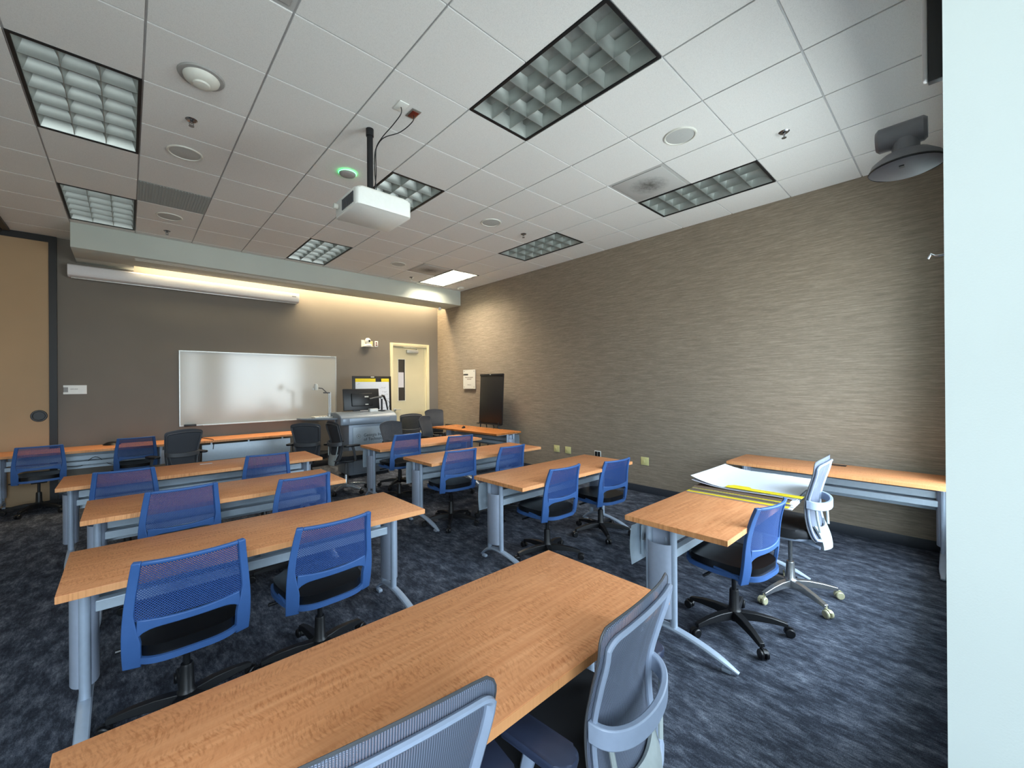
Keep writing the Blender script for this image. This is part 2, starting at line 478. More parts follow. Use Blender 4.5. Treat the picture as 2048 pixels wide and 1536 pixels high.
part('closer_arm', M['alum'], cl, lambda b: (tube(b, [(4.93, YF, 2.375), (4.93, YF, 2.41), (4.72, YF-.12, 2.415), (4.60, YF-.01, 2.42)], .009, 8),))
part('door_handle', M['alum'], dr, lambda b: (lathe(b, [(0, 0), (.03, 0), (.03, .012), (.012, .02), (.012, .05), (0, .05)], 16, T(4.40, YF+.03, 1.03, 0, PI/2)), tube(b, [(4.40, YF-.02, 1.03), (4.51, YF-.02, 1.03)], .01, 8)))

# ------------------------------------------------------------------ ceiling fixtures
GRP_T = 'recessed parabolic ceiling lights'
def make_troffer(label, x, y, lit=False):
    W, L = G-.006, 2*G-.006
    t = thing('ceiling_light', label, 'ceiling light', (x, y, H), 0, GRP_T)
    def fr(b):
        w = .018
        box(b, -W/2, -W/2+w, -L/2, L/2, -.002, .03); box(b, W/2-w, W/2, -L/2, L/2, -.002, .03)
        box(b, -W/2+w, W/2-w, -L/2, -L/2+w, -.002, .03); box(b, -W/2+w, W/2-w, L/2-w, L/2, -.002, .03)
    part('frame', M['blackfr'], t, fr, smooth=False)
    w2, l2 = W/2-.02, L/2-.02
    def hs(b):
        zt = .19
        vs = [(-w2, -l2, .03), (w2, -l2, .03), (w2, l2, .03), (-w2, l2, .03), (-w2*.8, -l2, zt), (w2*.8, -l2, zt), (w2*.8, l2, zt), (-w2*.8, l2, zt)]
        add(b, vs, [(0, 1, 5, 4), (1, 2, 6, 5), (2, 3, 7, 6), (3, 0, 4, 7), (4, 5, 6, 7)])
    part('reflector', M['reflector'], t, hs, smooth=False)
    def lv(b):
        def blade(along, c, a0, a1):          # parabolic wedge: thin bottom edge, wide top
            n = 6; pr = []
            for k in range(n+1):
                s = k/n; pr.append((.0022+.026*s**2.2, .008+.085*s))
            poly = [(-a, z) for a, z in reversed(pr)] + [(a, z) for a, z in pr]
            vs = []
            for e in (a0, a1):
                for q, z in poly: vs.append((c+q, e, z) if along == 'y' else (e, c+q, z))
            m = len(poly); fs = [(i, i+1, m+i+1, m+i) for i in range(m-1)]
            add(b, vs, fs)
        for k in (1, 2): blade('y', -w2+2*w2*k/3, -l2, l2)
        for k in range(1, 6): blade('x', -l2+2*l2*k/6, -w2, w2)
        for s in (-1, 1):
            vs = [(s*w2, -l2, .006), (s*w2, l2, .006), (s*(w2-.028), l2, .09), (s*(w2-.028), -l2, .09)]; add(b, vs, [(0, 1, 2, 3)])
            vs = [(-w2, s*l2, .006), (w2, s*l2, .006), (w2, s*(l2-.028), .09), (-w2, s*(l2-.028), .09)]; add(b, vs, [(0, 1, 2, 3)])
    part('louver', M['louver'], t, lv)
    for k in (-1, 0, 1):
        part('lamp_tube', M['lit'] if lit else M['tube'], t, lambda b: tube(b, [(k*w2*.62, -l2+.03, .15), (k*w2*.62, l2-.03, .15)], .013, 10))
    return t
LABS = ['large unlit recessed light at top centre of the picture, nearest overhead',
        'unlit recessed light next to the dusty vent by the textured wall',
        'unlit recessed light at upper left, above the long left tables',
        'small-looking unlit recessed light touching the left end of the soffit',
        'unlit recessed light half hidden behind the ceiling projector',
        'unlit recessed light beside the right wall, midway down the room',
        'the only switched-on recessed light, glowing near the corner soffit',
        'unlit recessed light against the middle of the soffit, beyond the projector']
for q, (a, b_, c, d) in enumerate(LIGHTS):
    make_troffer(LABS[q], GX+(a+b_)/2*G, GY+(c+d)/2*G, q == 6)

def vent(label, i, j):
    x, y = GX+(i+.5)*G, GY+(j+.5)*G
    t = thing('air_diffuser', label, 'air vent', (x, y, H), 0, 'square ceiling air diffusers')
    w = G/2-.004
    part('face_panel', M['vent'], t, lambda b: (box(b, -w+.03, w-.03, -w+.03, w-.03, -.004, .004, bev=.002)))
    part('border', M['vent'], t, lambda b: (box(b, -w, w, -w, w, .005, .018)), smooth=False)
vent('square dusty air diffuser beside the unlit light near the right wall', 3, -1)
vent('square dusty air diffuser next to the glowing light by the soffit', 3, 6)
vent('square air diffuser cut off by the top edge of the picture', -3, -1)
def ret(b):
    w = G/2-.004
    box(b, -w, w, -w, w, .0005, .016)
    for k in range(23):
        x = -w+.02+(2*w-.04)*k/22; box(b, x-.005, x+.005, -w+.015, w-.015, -.003, .001)
solo('return_grille', 'grey slotted air return panel left of the ceiling speaker row', 'air vent', M['grille'], ret, loc=(GX-2.5*G, GY+5.5*G, H), smooth=False)

def spk(label, x, y):
    t = thing('ceiling_speaker', label, 'ceiling speaker', (x, y, H), 0, 'round ceiling speakers')
    part('grille', M['spk'], t, lambda b: lathe(b, [(0, -.006), (.1, -.005), (.112, -.003)], 36))
    part('rim', M['offwhite'], t, lambda b: lathe(b, [(.112, -.003), (.116, -.010), (.126, -.009), (.131, 0)], 36))
spk('round ceiling speaker above the left tables, below the big dome', .388, 4.62)
spk('round ceiling speaker between the return grille and the soffit', .389, 6.473)
spk('round ceiling speaker nearest the big dusty vent', 3.439, 1.57)
spk('round ceiling speaker in the middle of the ceiling, right of the projector', 3.453, 4.031)
spk('farthest round ceiling speaker, near the soffit right of the middle', 3.438, 6.467)

def sprk(label, x, y, dark=False):
    t = thing('sprinkler_head', label, 'sprinkler', (x, y, H), 0, 'ceiling sprinklers')
    part('escutcheon', M['chrome'], t, lambda b: lathe(b, [(.012, -.006), (.03, -.008), (.038, -.002), (.04, 0)], 24))
    part('deflector', M['chrome'], t, lambda b: (tube(b, [(0, 0, .012), (0, 0, -.026)], .009, 10), tube(b, [(-.012, 0, -.02), (-.014, 0, -.035), (0, 0, -.046)], .003, 6), tube(b, [(.012, 0, -.02), (.014, 0, -.035), (0, 0, -.046)], .003, 6), lathe(b, [(0, -.046), (.018, -.047), (.018, -.050), (0, -.050)], 16)))
sprk('chrome sprinkler between the big dome and the left speaker', .378, 4.013)
sprk('small dark sprinkler just in front of the left end of the soffit', .400, 7.099)
sprk('chrome sprinkler at upper right, above the textured wall', 4.031, .97)
sprk('dark sprinkler beside the unlit light midway along the right wall', 4.054, 4.045)
sprk('tiny sprinkler just left of the glowing light', 4.057, 7.10)

t = thing('ceiling_dome', 'large round white domed sensor in a grey ring, upper left ceiling', 'sensor', (.377, 3.41, H))
part('ring', M['sensor'], t, lambda b: lathe(b, [(.085, -.012), (.125, -.010), (.132, 0)], 36))
part('dome', M['offwhite'], t, lambda b: lathe(b, [(.105, -.004), (.098, -.025), (.075, -.045), (.05, -.05), (.045, -.06), (.03, -.064), (0, -.064)], 36))
t = thing('ceiling_beacon', 'small round ceiling puck with a glowing green ring beside the projector pole', 'sensor', (1.595, 4.004, H))
part('puck', M['sensor'], t, lambda b: lathe(b, [(.078, 0), (.078, -.016), (.07, -.026), (.05, -.032), (0, -.034)], 32))
part('light_ring', M['green'], t, lambda b: lathe(b, [(.0785, -.006), (.083, -.009), (.0785, -.014)], 32))
solo('smoke_detector', 'small white smoke detector in the ceiling corner above the soffit end', 'smoke detector', M['offwhite'],
     lambda b: lathe(b, [(.075, 0), (.075, -.02), (.06, -.04), (.03, -.045), (0, -.045)], 24), loc=(5.27, 7.16, H))
t = thing('dome_camera', 'tiny white camera under the soffit in the room corner', 'camera', (5.28, 7.98, SOF_Z))
part('body', M['white'], t, lambda b: lathe(b, [(.035, .004), (.035, -.04), (.028, -.06), (0, -.068)], 18))

# projector on a ceiling pole
t = thing('projector', 'white projector hanging from a black ceiling pole', 'projector', (1.455, 3.14, 2.90), math.radians(0))
part('body', M['white'], t, lambda b: prism(b, rrect(.45, .43, .035, 5), 0, .125, bev=.012))
part('top_cover', M['offwhite'], t, lambda b: prism(b, rrect(.40, .38, .03, 5), .125, .145, bev=.006))
def pv(b):
    for k in range(10): box(b, -.231, -.224, -.16+.022*k, -.150+.022*k, .02, .10)
part('side_vent', M['greyd'], t, pv, smooth=False)
part('lens_port', M['lens'], t, lambda b: lathe(b, [(0, .01), (.03, .01), (.045, .0), (.05, -.012)], 20, T(-.10, .2165, .065, 0, -PI/2)))
part('foot_knob', M['offwhite'], t, lambda b: lathe(b, [(.02, 0), (.02, .03), (0, .03)], 16, T(-.245, .10, .06, 0, 0, -PI/2)))
def mount(b):
    box(b, -.06, .24, .04, .12, .150, .175, bev=.004); box(b, .02, .12, -.02, .16, .145, .152)
    box(b, -.035, .05, .035, .125, .165, .215, bev=.008); box(b, .20, .245, .045, .115, .145, .185, bev=.006)
part('mount_plate', M['black'], t, mount)
part('pole', M['black'], t, lambda b: (tube(b, [(0.006, .065, .2), (.006, .065, H-2.901)], .024, 14), tube(b, [(0.006, .065, H-2.96), (.006, .065, H-2.901)], .030, 14)))
cab = [(1.515, 2.787, H-.006), (1.52, 2.80, H-.05), (1.50, 2.90, H-.10), (1.485, 3.02, H-.13), (1.50, 3.16, H-.14), (1.508, 3.20, H-.20), (1.515, 3.21, H-.35), (1.50, 3.215, H-.50), (1.49, 3.21, 3.09)]
def smoothpts(p, n=5):
    out = []
    P = [Vector(x) for x in p]
    for i in range(len(P)-1):
        a, b_, c, d = P[max(i-1, 0)], P[i], P[i+1], P[min(i+2, len(P)-1)]
        for k in range(n):
            s = k/n
            out.append(.5*((2*b_)+(c-a)*s+(2*a-5*b_+4*c-d)*s*s+(3*b_-a-3*c+d)*s**3))
    out.append(P[-1]); return out
solo('projector_cable', 'thin dark cable from the white ceiling plate to the projector pole', 'cable', M['black'], lambda b: tube(b, smoothpts(cab), .004, 6), 'projector cables')
cab2 = [(1.63, 2.80, H-.006), (1.63, 2.82, H-.05), (1.58, 2.92, H-.105), (1.495, 3.03, H-.135), (1.50, 3.17, H-.15), (1.50, 3.205, H-.22), (1.50, 3.20, H-.36), (1.515, 3.21, H-.48), (1.50, 3.22, 3.09)]
solo('projector_cable', 'thin dark cable from the red ceiling plate to the projector pole', 'cable', M['black'], lambda b: tube(b, smoothpts(cab2), .004, 6), 'projector cables')
t = thing('ceiling_plate', 'white outlet plate on the ceiling above the projector', 'outlet', (1.513, 2.785, H), 0, 'ceiling outlet plates')
part('plate', M['white'], t, lambda b: box(b, -.037, .037, -.058, .058, -.007, 0, bev=.003))
t = thing('ceiling_plate', 'metal outlet plate with a reddish face on the ceiling above the projector', 'outlet', (1.625, 2.80, H), 0, 'ceiling outlet plates')
part('plate', M['steelplate'], t, lambda b: box(b, -.037, .037, -.058, .058, -.007, 0, bev=.003))
part('receptacle', M['redplate'], t, lambda b: box(b, -.026, .026, -.04, .04, -.012, -.007, bev=.002))

# ------------------------------------------------------------------ front wall fittings
t = thing('projection_screen', 'long white roll-up projection screen housing under the soffit', 'projection screen', (0, 0, 0))
SX0, SX1 = -.607, 2.375
def house(b):
    pr = [(YF, 3.285), (8.285, 3.285), (8.27, 3.27), (8.268, 3.18), (8.285, 3.135), (8.32, 3.118), (YF, 3.118)]
    vs = [(x, y, z) for x in (SX0, SX1) for y, z in pr]; n = len(pr)
    add(b, vs, [tuple(range(n)), tuple(reversed(range(n, 2*n)))]+[(i, (i+1) % n, n+(i+1) % n, n+i) for i in range(n)])
part('housing', M['screen'], t, house, bevel=.004)
part('bottom_bar', M['alum'], t, lambda b: box(b, SX0+.03, SX1-.03, 8.33, 8.36, 3.100, 3.118, bev=.004))
part('name_badge', M['greyink'], t, lambda b: box(b, 2.25, 2.32, 8.2655, 8.268, 3.215, 3.232))

t = thing('whiteboard', 'wide wall-mounted whiteboard with an aluminium frame', 'whiteboard', (0, 0, 0))
WB = (.612, 3.098, .933, 2.156)
part('surface', M['board'], t, lambda b: box(b, WB[0]+.012, WB[1]-.012, YF-.016, YF-.001, WB[2]+.012, WB[3]-.012))
part('frame', M['alum'], t, lambda b: (box(b, WB[0], WB[0]+.014, YF-.022, YF-.001, WB[2], WB[3]), box(b, WB[1]-.014, WB[1], YF-.022, YF-.001, WB[2], WB[3]),
    box(b, WB[0]+.014, WB[1]-.014, YF-.0215, YF-.001, WB[2], WB[2]+.014), box(b, WB[0]+.014, WB[1]-.014, YF-.0215, YF-.001, WB[3]-.014, WB[3])), smooth=False)
part('marker_tray', M['alum'], t, lambda b: box(b, WB[0]+.3, WB[1]-.3, YF-.07, YF-.022, WB[2]-.004, WB[2]+.006, bev=.003))
part('badge', M['greyink'], t, lambda b: box(b, 2.99, 3.06, YF-.0225, YF-.0215, WB[3]-.010, WB[3]-.004))
solo('board_eraser', 'black eraser on the lower left corner of the whiteboard', 'eraser', M['black'], lambda b: box(b, .67, .83, YF-.065, YF-.024, .930, .962, bev=.006))

t = thing('room_sign', 'small white sign on the front wall left of the whiteboard', 'sign', (0, 0, 0))
part('plate', M['white'], t, lambda b: (box(b, -.615, -.43, YF-.014, YF-.001, 1.478, 1.603), box(b, -.662, -.615, YF-.014, YF-.001, 1.575, 1.603), box(b, -.662, -.615, YF-.014, YF-.001, 1.478, 1.506)), smooth=False)
part('inset', M['sensor'], t, lambda b: box(b, -.660, -.615, YF-.008, YF-.001, 1.506, 1.575), smooth=False)
def dashes(b, x, z, n, w, hh, seed, conv):
    r = random.Random(seed)
    for k in range(n):
        a = x+k*w; conv(b, a, a+w*.72, z, z+hh*(.7+.5*r.random()))
part('lettering', M['greyink'], t, lambda b: dashes(b, -.594, 1.545, 11, .0068, .009, 3, lambda b, a, c, z0, z1: box(b, a, c, YF-.0148, YF-.0138, z0, z1)), smooth=False)

t = thing('wall_plaque', 'cream notice plaque on the textured wall beside the black easel', 'sign', (0, 0, 0))
def pq(b):
    y0, y1, z0, z1 = 6.95, 7.366, 1.484, 1.896
    box(b, XR-.034, XR-.018, y0, y1, z0, 1.775); box(b, XR-.034, XR-.018, y0, y1, 1.808, z1); box(b, XR-.034, XR-.018, y0, 7.19, 1.775, 1.808)
part('plate', M['offwhite'], t, pq, smooth=False)
part('standoff', M['greyd'], t, lambda b: box(b, XR-.018, XR, 7.0, 7.32, 1.55, 1.84), smooth=False)
part('backing', M['greyd'], t, lambda b: box(b, XR-.019, XR-.0178, 7.19, 7.36, 1.775, 1.808), smooth=False)
part('lettering', M['brown'], t, lambda b: (dashes(b, 7.02, 1.722, 19, .0145, .014, 1, lambda b, a, c, z0, z1: box(b, XR-.0348, XR-.034, a, c, z0, z1)),
    dashes(b, 7.085, 1.684, 10, .0145, .014, 2, lambda b, a, c, z0, z1: box(b, XR-.0348, XR-.034, a, c, z0, z1)),
    dashes(b, 7.085, 1.565, 10, .0138, .009, 4, lambda b, a, c, z0, z1: box(b, XR-.0348, XR-.034, a, c, z0, z1))), smooth=False)
part('screw_cap', M['greyd'], t, lambda b: [lathe(b, [(0, -.003), (.009, -.002), (.010, 0)], 10, T(XR-.034, y, z, 0, 0, PI/2)) for y in (6.985, 7.33) for z in (1.52, 1.862)])

t = thing('wall_camera', 'white swivelling camera on a shelf bracket high on the front wall', 'camera', (3.728, YF, 2.40))
part('bracket', M['white'], t, lambda b: (box(b, -.105, -.02, -.012, -.001, -.02, .125), box(b, -.10, .10, -.16, -.012, -.02, -.012, bev=.002)))
part('backplate', M['cream'], t, lambda b: box(b, .05, .145, -.008, -.001, -.01, .112))
part('base', M['white'], t, lambda b: lathe(b, [(0, -.012), (.085, -.012), (.088, .01), (.06, .035), (.03, .045), (0, .045)], 24, T(.0, -.09, 0)))
part('head', M['white'], t, lambda b: lathe(b, [(0, -.06), (.03, -.055), (.052, -.03), (.06, 0), (.052, .03), (.03, .055), (0, .06)], 20, T(0, -.09, .105)))
part('lens', M['lens'], t, lambda b: lathe(b, [(0, .012), (.016, .010), (.022, 0), (.024, -.01)], 16, T(.01, -.150, .098, 0, PI/2)))
t = thing('wall_outlet', 'small white outlet plate high on the front wall right of the camera', 'outlet', (3.956, YF, 2.459), 0, 'wall outlet plates')
part('plate', M['white'], t, lambda b: box(b, -.037, .037, -.007, -.001, -.062, .062, bev=.003))
part('jack', M['redplate'], t, lambda b: (box(b, -.017, .017, -.011, -.007, .012, .036), box(b, -.017, .017, -.011, -.007, -.036, -.012)))

def outlet(label, y, mat, dark=False):
    t = thing('wall_outlet', label, 'outlet', (XR, y, .455), 0, 'wall outlet plates')
    part('plate', M['white'] if dark else mat, t, lambda b: box(b, -.007, -.001, -.062, .062, -.058, .058, bev=.003))
    if dark: part('receptacle', M['black'], t, lambda b: (box(b, -.011, -.007, -.05, -.004, -.045, .045, bev=.002), box(b, -.011, -.007, .004, .05, -.045, .045, bev=.002)))
    else: part('jack', M['cream'], t, lambda b: box(b, -.010, -.007, .0, .03, -.02, .02, bev=.002))
outlet('ivory outlet on the right wall behind the short wall-side table end', 5.895, M['cream'])
outlet('left one of the two neighbouring ivory outlets low on the right wall', 4.715, M['cream'])
outlet('right one of the two neighbouring ivory outlets low on the right wall', 4.465, M['cream'])
outlet('dark four-socket outlet with white rim low on the right wall', 3.868, M['cream'], True)
outlet('ivory outlet on the right wall nearest the stacked paper pads', 3.06, M['cream'])

# ------------------------------------------------------------------ tables
GRP_TAB = 'training tables'
def make_table(name, label, L, x, y, rz, D=.61, wood_='wood', rev=False, panel=None, tray=True, group=GRP_TAB):
    t = thing(name, label, 'table', (x, y, 0), rz, group)
    hL = L/2
    top = part('tabletop', M[wood_], t, lambda b: box(b, -hL, hL, -D/2, D/2, TZ-.032, TZ, bev=.0018))
    part('edge_band', M['edge'] if wood_ == 'wood' else M['wood2'], top, lambda b: (box(b, -hL-.0012, hL+.0012, -D/2-.0012, -D/2+.002, TZ-.030, TZ-.0015), box(b, -hL-.0012, hL+.0012, D/2-.002, D/2+.0012, TZ-.030, TZ-.0015),
        box(b, -hL-.0012, -hL+.002, -D/2, D/2, TZ-.030, TZ-.0015), box(b, hL-.002, hL+.0012, -D/2, D/2, TZ-.030, TZ-.0015)), smooth=False)
    for s in (-1, 1):
        cx = s*(hL-.065)
        def legs(b):
            for yy in (.02, .175):
                tube(b, [(cx, yy, .10), (cx, yy, TZ-.032)], .021, 14)
            box(b, cx-.022, cx+.022, -.24, .25, TZ-.045, TZ-.032)
        lg = part('leg', M['leg'], t, legs)
        def foot(b):
            pts = []; rr = []
            y0, y1 = -.335, .29
            for k in range(17):
                f = k/16; yy = y0+(y1-y0)*f
                q = (yy-.10)/(.435 if yy < .10 else .19)
                z = .018+.095*max(0, 1-abs(q)**1.9)
                pts.append((cx, yy, z)); rr.append(.012+.014*min(1, 6*min(f, 1-f)+.05))
            tube(b, pts, rr, 10, sy=.62)
            for yy in (y0+.06, y1-.04): box(b, cx-.016, cx+.016, yy-.025, yy+.025, 0.0, .022, bev=.006)
        part('foot', M['leg'], lg, foot)
        def cover(b):
            def f1(u, v):
                a = PI*(u-.5); return (cx+s*(.006+.050*math.cos(a)), .0975+.078*math.sin(a), .17+.44*v)
            surf(b, f1, 14, 2, .002)
            def f2(u, v):
                a = PI*(u-.5); return (cx-s*(.006+.040*math.cos(a)), .0975+.078*math.sin(a), .17+.50*v)
            surf(b, f2, 14, 2, .002)
        part('leg_cover', M['legcover'], lg, cover)
    py = .272; ph = (panel if panel else hL-.022)
    def modesty(b):
        def f(u, v):
            zz = .425+(.672-.425)*v
            return (-ph+2*ph*u, py+.012*math.sin(PI*v), zz)
        surf(b, f, 2, 8, .003)
        for xx in (-ph+.12, ph-.12, 0): box(b, xx-.012, xx+.012, py-.022, py-.003, .46, TZ-.032)
    part('modesty_panel', M['panel'], t, modesty)
    if tray:
        def tr(b):
            w = hL-.10
            box(b, -w, w, .09, .25, .565, .568); box(b, -w, w, .088, .091, .565, .625); box(b, -w, w, .247, .250, .565, .66)
            box(b, -w, w, .04, .085, .50, .552, bev=.004)
        part('cable_tray', M['panel'], t, tr, smooth=False)
    return t
make_table('training_table', 'nearest long table, in front of the two foreground grey chairs', 1.70, .720, 1.088, 0, D=.63)
make_table('training_table', 'left-column table in the second row, with two blue chairs at it', 1.70, .632, 2.743, 0)
make_table('training_table', 'left-column table in the third row, between two other long tables', 1.66, .608, 4.015, 0, D=.64)
make_table('training_table', 'longest left-column table, farthest row, in front of the wall counter', 2.13, .620, 5.345, 0, D=.64)
make_table('training_table', 'right-column table carrying the stacked paper pads', 1.70, 3.195, 1.138, 0)
make_table('training_table', 'right-column table with two blue chairs, clear top, in front of the wall outlets', 1.66, 3.180, 2.690, 0, D=.63)
make_table('training_table', 'right-column table in the third row, behind the clear-topped one', 1.70, 3.230, 4.075, 0)
make_table('training_table', 'right-column table farthest back, nearest the podium', 1.69, 3.262, 5.362, 0)
wt = make_table('training_table', 'table pushed lengthwise against the textured wall at far right', 1.66, 5.062, .862, -PI/2)
make_table('training_table', 'glossy darker table standing lengthwise by the right wall near the black easel', 1.86, 4.858, 6.205, -PI/2+math.radians(2.6), wood_='wood2')
make_table('training_table', 'wall-side table at far left under the beige partition and room sign', 1.69, -.415, 8.115, 0, D=.60)
make_table('training_table', 'wall-side table under the whiteboard with a broad silver front panel', 1.72, 1.46, 8.085, PI, D=.60, panel=.62, tray=False)
t = thing('power_grommet', 'black power grommet set into the top of the wall-side table at far right', 'power outlet', (5.28, .84, TZ))
part('lid', M['black'], t, lambda b: box(b, -.035, .035, -.075, .075, 0, .004, bev=.0015))
t = thing('paper_scrap', 'tiny white paper scrap on the farthest left-column table', 'paper', (.632, 5.50, TZ))
part('sheet', M['paper'], t, lambda b: box(b, -.06, .05, -.02, .02, .0002, .0015))

# stack of easel pads on the table at right
RP = math.radians(2)
def pads():
    z = TZ+.0005
    items = [('cream backed pad at the bottom of the paper pad stack', 'yellow', (3.66, 1.10), .92, .68, .010, 0, True),
             ('brown-backed pad second from the bottom of the stack', 'brown', (3.68, 1.10), .90, .67, .007, .02, False),
             ('pad with a long yellow edge strip in the middle of the stack', 'yellow', (3.70, 1.09), .88, .66, .008, -.01, True),
             ('thin dark pad just below the tabbed yellow card', 'brown', (3.70, 1.10), .86, .65, .004, .015, False)]
    for lab, mt, c, w, d, h, r, strip in items:
        t = thing('easel_pad', lab, 'paper pad', (c[0], c[1], z), RP+r+PI, 'stacked easel pads')
        part('sheets', M['paper'], t, lambda b: box(b, -w/2, w/2, -d/2, d/2, 0, h*.75))
        part('backing_board', M[mt], t, lambda b: box(b, -w/2-.004, w/2+.004, -d/2, d/2-.02, h*.75+.0003, h))
        z += h+.0008
    # yellow tabbed card showing along the left end
    t = thing('tabbed_card', 'yellow card with a raised tab lying on the paper pad stack', 'folder', (3.435, 1.085, z+.017), RP)
    part('card', M['yellow'], t, lambda b: (box(b, -.085, -.015, -.36, .12, 0, .0025), prism(b, [(-.0149, -.04), (.022, -.02), (.022, .09), (-.0149, .11)], .0, .0024)), smooth=False)
    z2 = z+.0035
    # curling top sheets
    def sheet(w, d, z0, curl, seed, rip=True):
        r = random.Random(seed); jit = [r.uniform(-.006, .006) for _ in range(80)]
        def f(u, v):
            x = -w/2+w*u; y = -d/2+d*v
            if rip and u > .99: x += jit[int(v*60)]
            zz = z0+curl*max(0, v-.62)**2*5*(1-.35*u)+.0015*math.sin(9*v+4*u)
            return (x, y, zz+.002)
        return f
    t = thing('paper_sheets', 'large loose white sheets with curled torn edges on top of the pad stack', 'paper', (3.745, 1.12, z2), RP)
    part('top_sheet', M['paper'], t, lambda b: surf(b, sheet(.80, .70, .006, .075, 2), 24, 40, .0008))
    part('lower_sheet', M['paper2'], t, lambda b: surf(b, sheet(.82, .68, .001, .04, 5), 24, 40, .0008))
pads()

# ------------------------------------------------------------------ blue chairs
def gk(z, ks):
    """smooth curve through the knots"""
    n = len(ks)
    for i in range(n-1):
        if z <= ks[i+1][0] or i == n-2:
            (z0, a), (z1, b_) = ks[i], ks[i+1]; h = z1-z0; t = min(1, max(0, (z-z0)/h))
            m0 = (ks[i+1][1]-ks[i-1][1])/(ks[i+1][0]-ks[i-1][0]) if i else (b_-a)/h
            m1 = (ks[i+2][1]-ks[i][1])/(ks[i+2][0]-ks[i][0]) if i < n-2 else (b_-a)/h
            t2, t3 = t*t, t*t*t
            return (2*t3-3*t2+1)*a+(t3-2*t2+t)*h*m0+(-2*t3+3*t2)*b_+(t3-t2)*h*m1

def five_base(t, matl, matc, radius=.30, colmat=None, chrome=False):
    def legf(b):
        pts = [(.026, .03, .118, .050), (.024, .12, .117, .044), (.021, .21, .104, .034), (.018, radius-.005, .082, .022)]
        n = len(pts)
        vs = []
        for hw, y, z, hh in pts:
            vs += [(-hw, y, z-hh), (hw, y, z-hh), (hw*.8, y, z), (-hw*.8, y, z)]
        fs = [(3, 2, 1, 0)]
        for i in range(n-1):
            for k in range(4): fs.append((4*i+k, 4*i+(k+1) % 4, 4*i+4+(k+1) % 4, 4*i+4+k))
        e = 4*(n-1); fs.append((e, e+1, e+2, e+3)); add(b, vs, fs)
    def castf(b):
        for s in (-1, 1):
            lathe(b, [(0, -.010), (.022, -.010), (.027, -.006), (.027, .006), (.022, .010), (0, .010)], 18, T(s*.015, radius+.005, .0275, 0, 0, PI/2))
        tube(b, [(0, radius-.012, .03), (0, radius-.012, .075)], .009, 10)
        surf(b, lambda u, v: (-.008+.016*u, radius+.005-.031*math.cos(PI*v*.8), .0275+.031*math.sin(PI*v*.8)), 1, 8, .002)
    bm = bmesh.new(); legf(bm); first = mk('base_leg', bm, matl, t, bevel=.003)
    bm = bmesh.new(); castf(bm); fc = mk('caster', bm, matc, first)
    for k in range(1, 5):
        l2 = first.copy(); COL.objects.link(l2); l2.parent = t; l2.rotation_euler.z = k*2*PI/5
        c2 = fc.copy(); COL.objects.link(c2); c2.parent = l2
    part('hub', matl, t, lambda b: lathe(b, [(0, .045), (.022, .05), (.024, .07), (.038, .075), (.040, .12), (.030, .135), (.027, .24), (.024, .25), (0, .25)], 20))
    part('column', colmat or M['black'], t, lambda b: tube(b, [(0, 0, .20), (0, 0, .40)], .014, 14))

def bl_w(z): return gk(z, BLW)
BLW = [(.385, .226), (.46, .230), (.56, .230), (.66, .223), (.76, .211), (.86, .198)]
def bl_y(z): return gk(z, BLY)
BLY = [(.385, -.166), (.46, -.182), (.54, -.192), (.62, -.198), (.70, -.208), (.78, -.226), (.86, -.252)]
def bl_p(u, z):   # u in -1..1
    return (u*bl_w(z), bl_y(z)+.050*abs(u)**2.2*.84-.012, z)
def make_blue(label):
    t = thing('task_chair', label, 'chair', (0, 0, 0), 0, 'blue plastic-backed task chairs')
    def frame(b):
        for s in (-1, 1):       # side rails that end in lobes by the seat
            def f(u, v):
                z = .392+.462*v
                inner = .85-.11*max(0, min(1, (.62-z)/.12))
                uu = s*(inner+(1-inner)*u); x, y, zz = bl_p(uu, z); return (x, y, z)
            surf(b, f, 4, 26, .022)
        surf(b, lambda u, v: bl_p(-.85+1.7*u, .838+.016*v), 16, 1, .016)
        def cross(u, v):
            uu = -.80+1.6*u
            lo = .556-.034*abs(uu/.8)**7; hi = .606-.018*(1-uu*uu)
            x, y, z = bl_p(uu, lo+(hi-lo)*v); return (x, y, z)
        surf(b, cross, 18, 3, .018)
        for s in (-1, 1):       # lugs that carry the back on the seat shell
            surf(b, lambda u, v: (s*(.196+.020*u), -.150+.17*v, .408+.03*math.sin(PI*.5*v)+.0), 2, 6, .020)
    part('back_frame', M['blue'], t, frame, bevel=.004)
    part('back_mesh', M['bluemesh'], t, lambda b: surf(b, lambda u, v: (lambda p: (p[0], p[1]+.001, p[2]))(bl_p(-.86+1.72*u, .594+.250*v)), 16, 12, .003))
    def outline(k=1.0, back=-.235):
        pts = []
        for i in range(48):
            a = 2*PI*i/48; c, s_ = math.cos(a), math.sin(a)
            x = (.225 if s_ > 0 else .222-.018*abs(s_))*k*math.copysign(abs(c)**.55, c)
            y = (.245 if s_ > 0 else abs(back))*k*math.copysign(abs(s_)**.62, s_)
            pts.append((x, y+.012))
        return pts
    part('seat_shell', M['blue'], t, lambda b: prism(b, outline(1.0), .408, .434, bev=.009))
    part('seat_pad', M['vinyl'], t, lambda b: prism(b, outline(.94), .434, .478, bev=.018, seg=4))
    part('mechanism', M['black'], t, lambda b: (box(b, -.07, .07, -.10, .10, .372, .404, bev=.008), ))
    part('lever', M['black'], t, lambda b: (tube(b, [(-.06, .05, .385), (-.20, .06, .383)], .006, 8), tube(b, [(-.19, .06, .383), (-.25, .062, .381)], .009, 8)))
    five_base(t, M['black'], M['black'])
    return t
blue0 = make_blue('x')
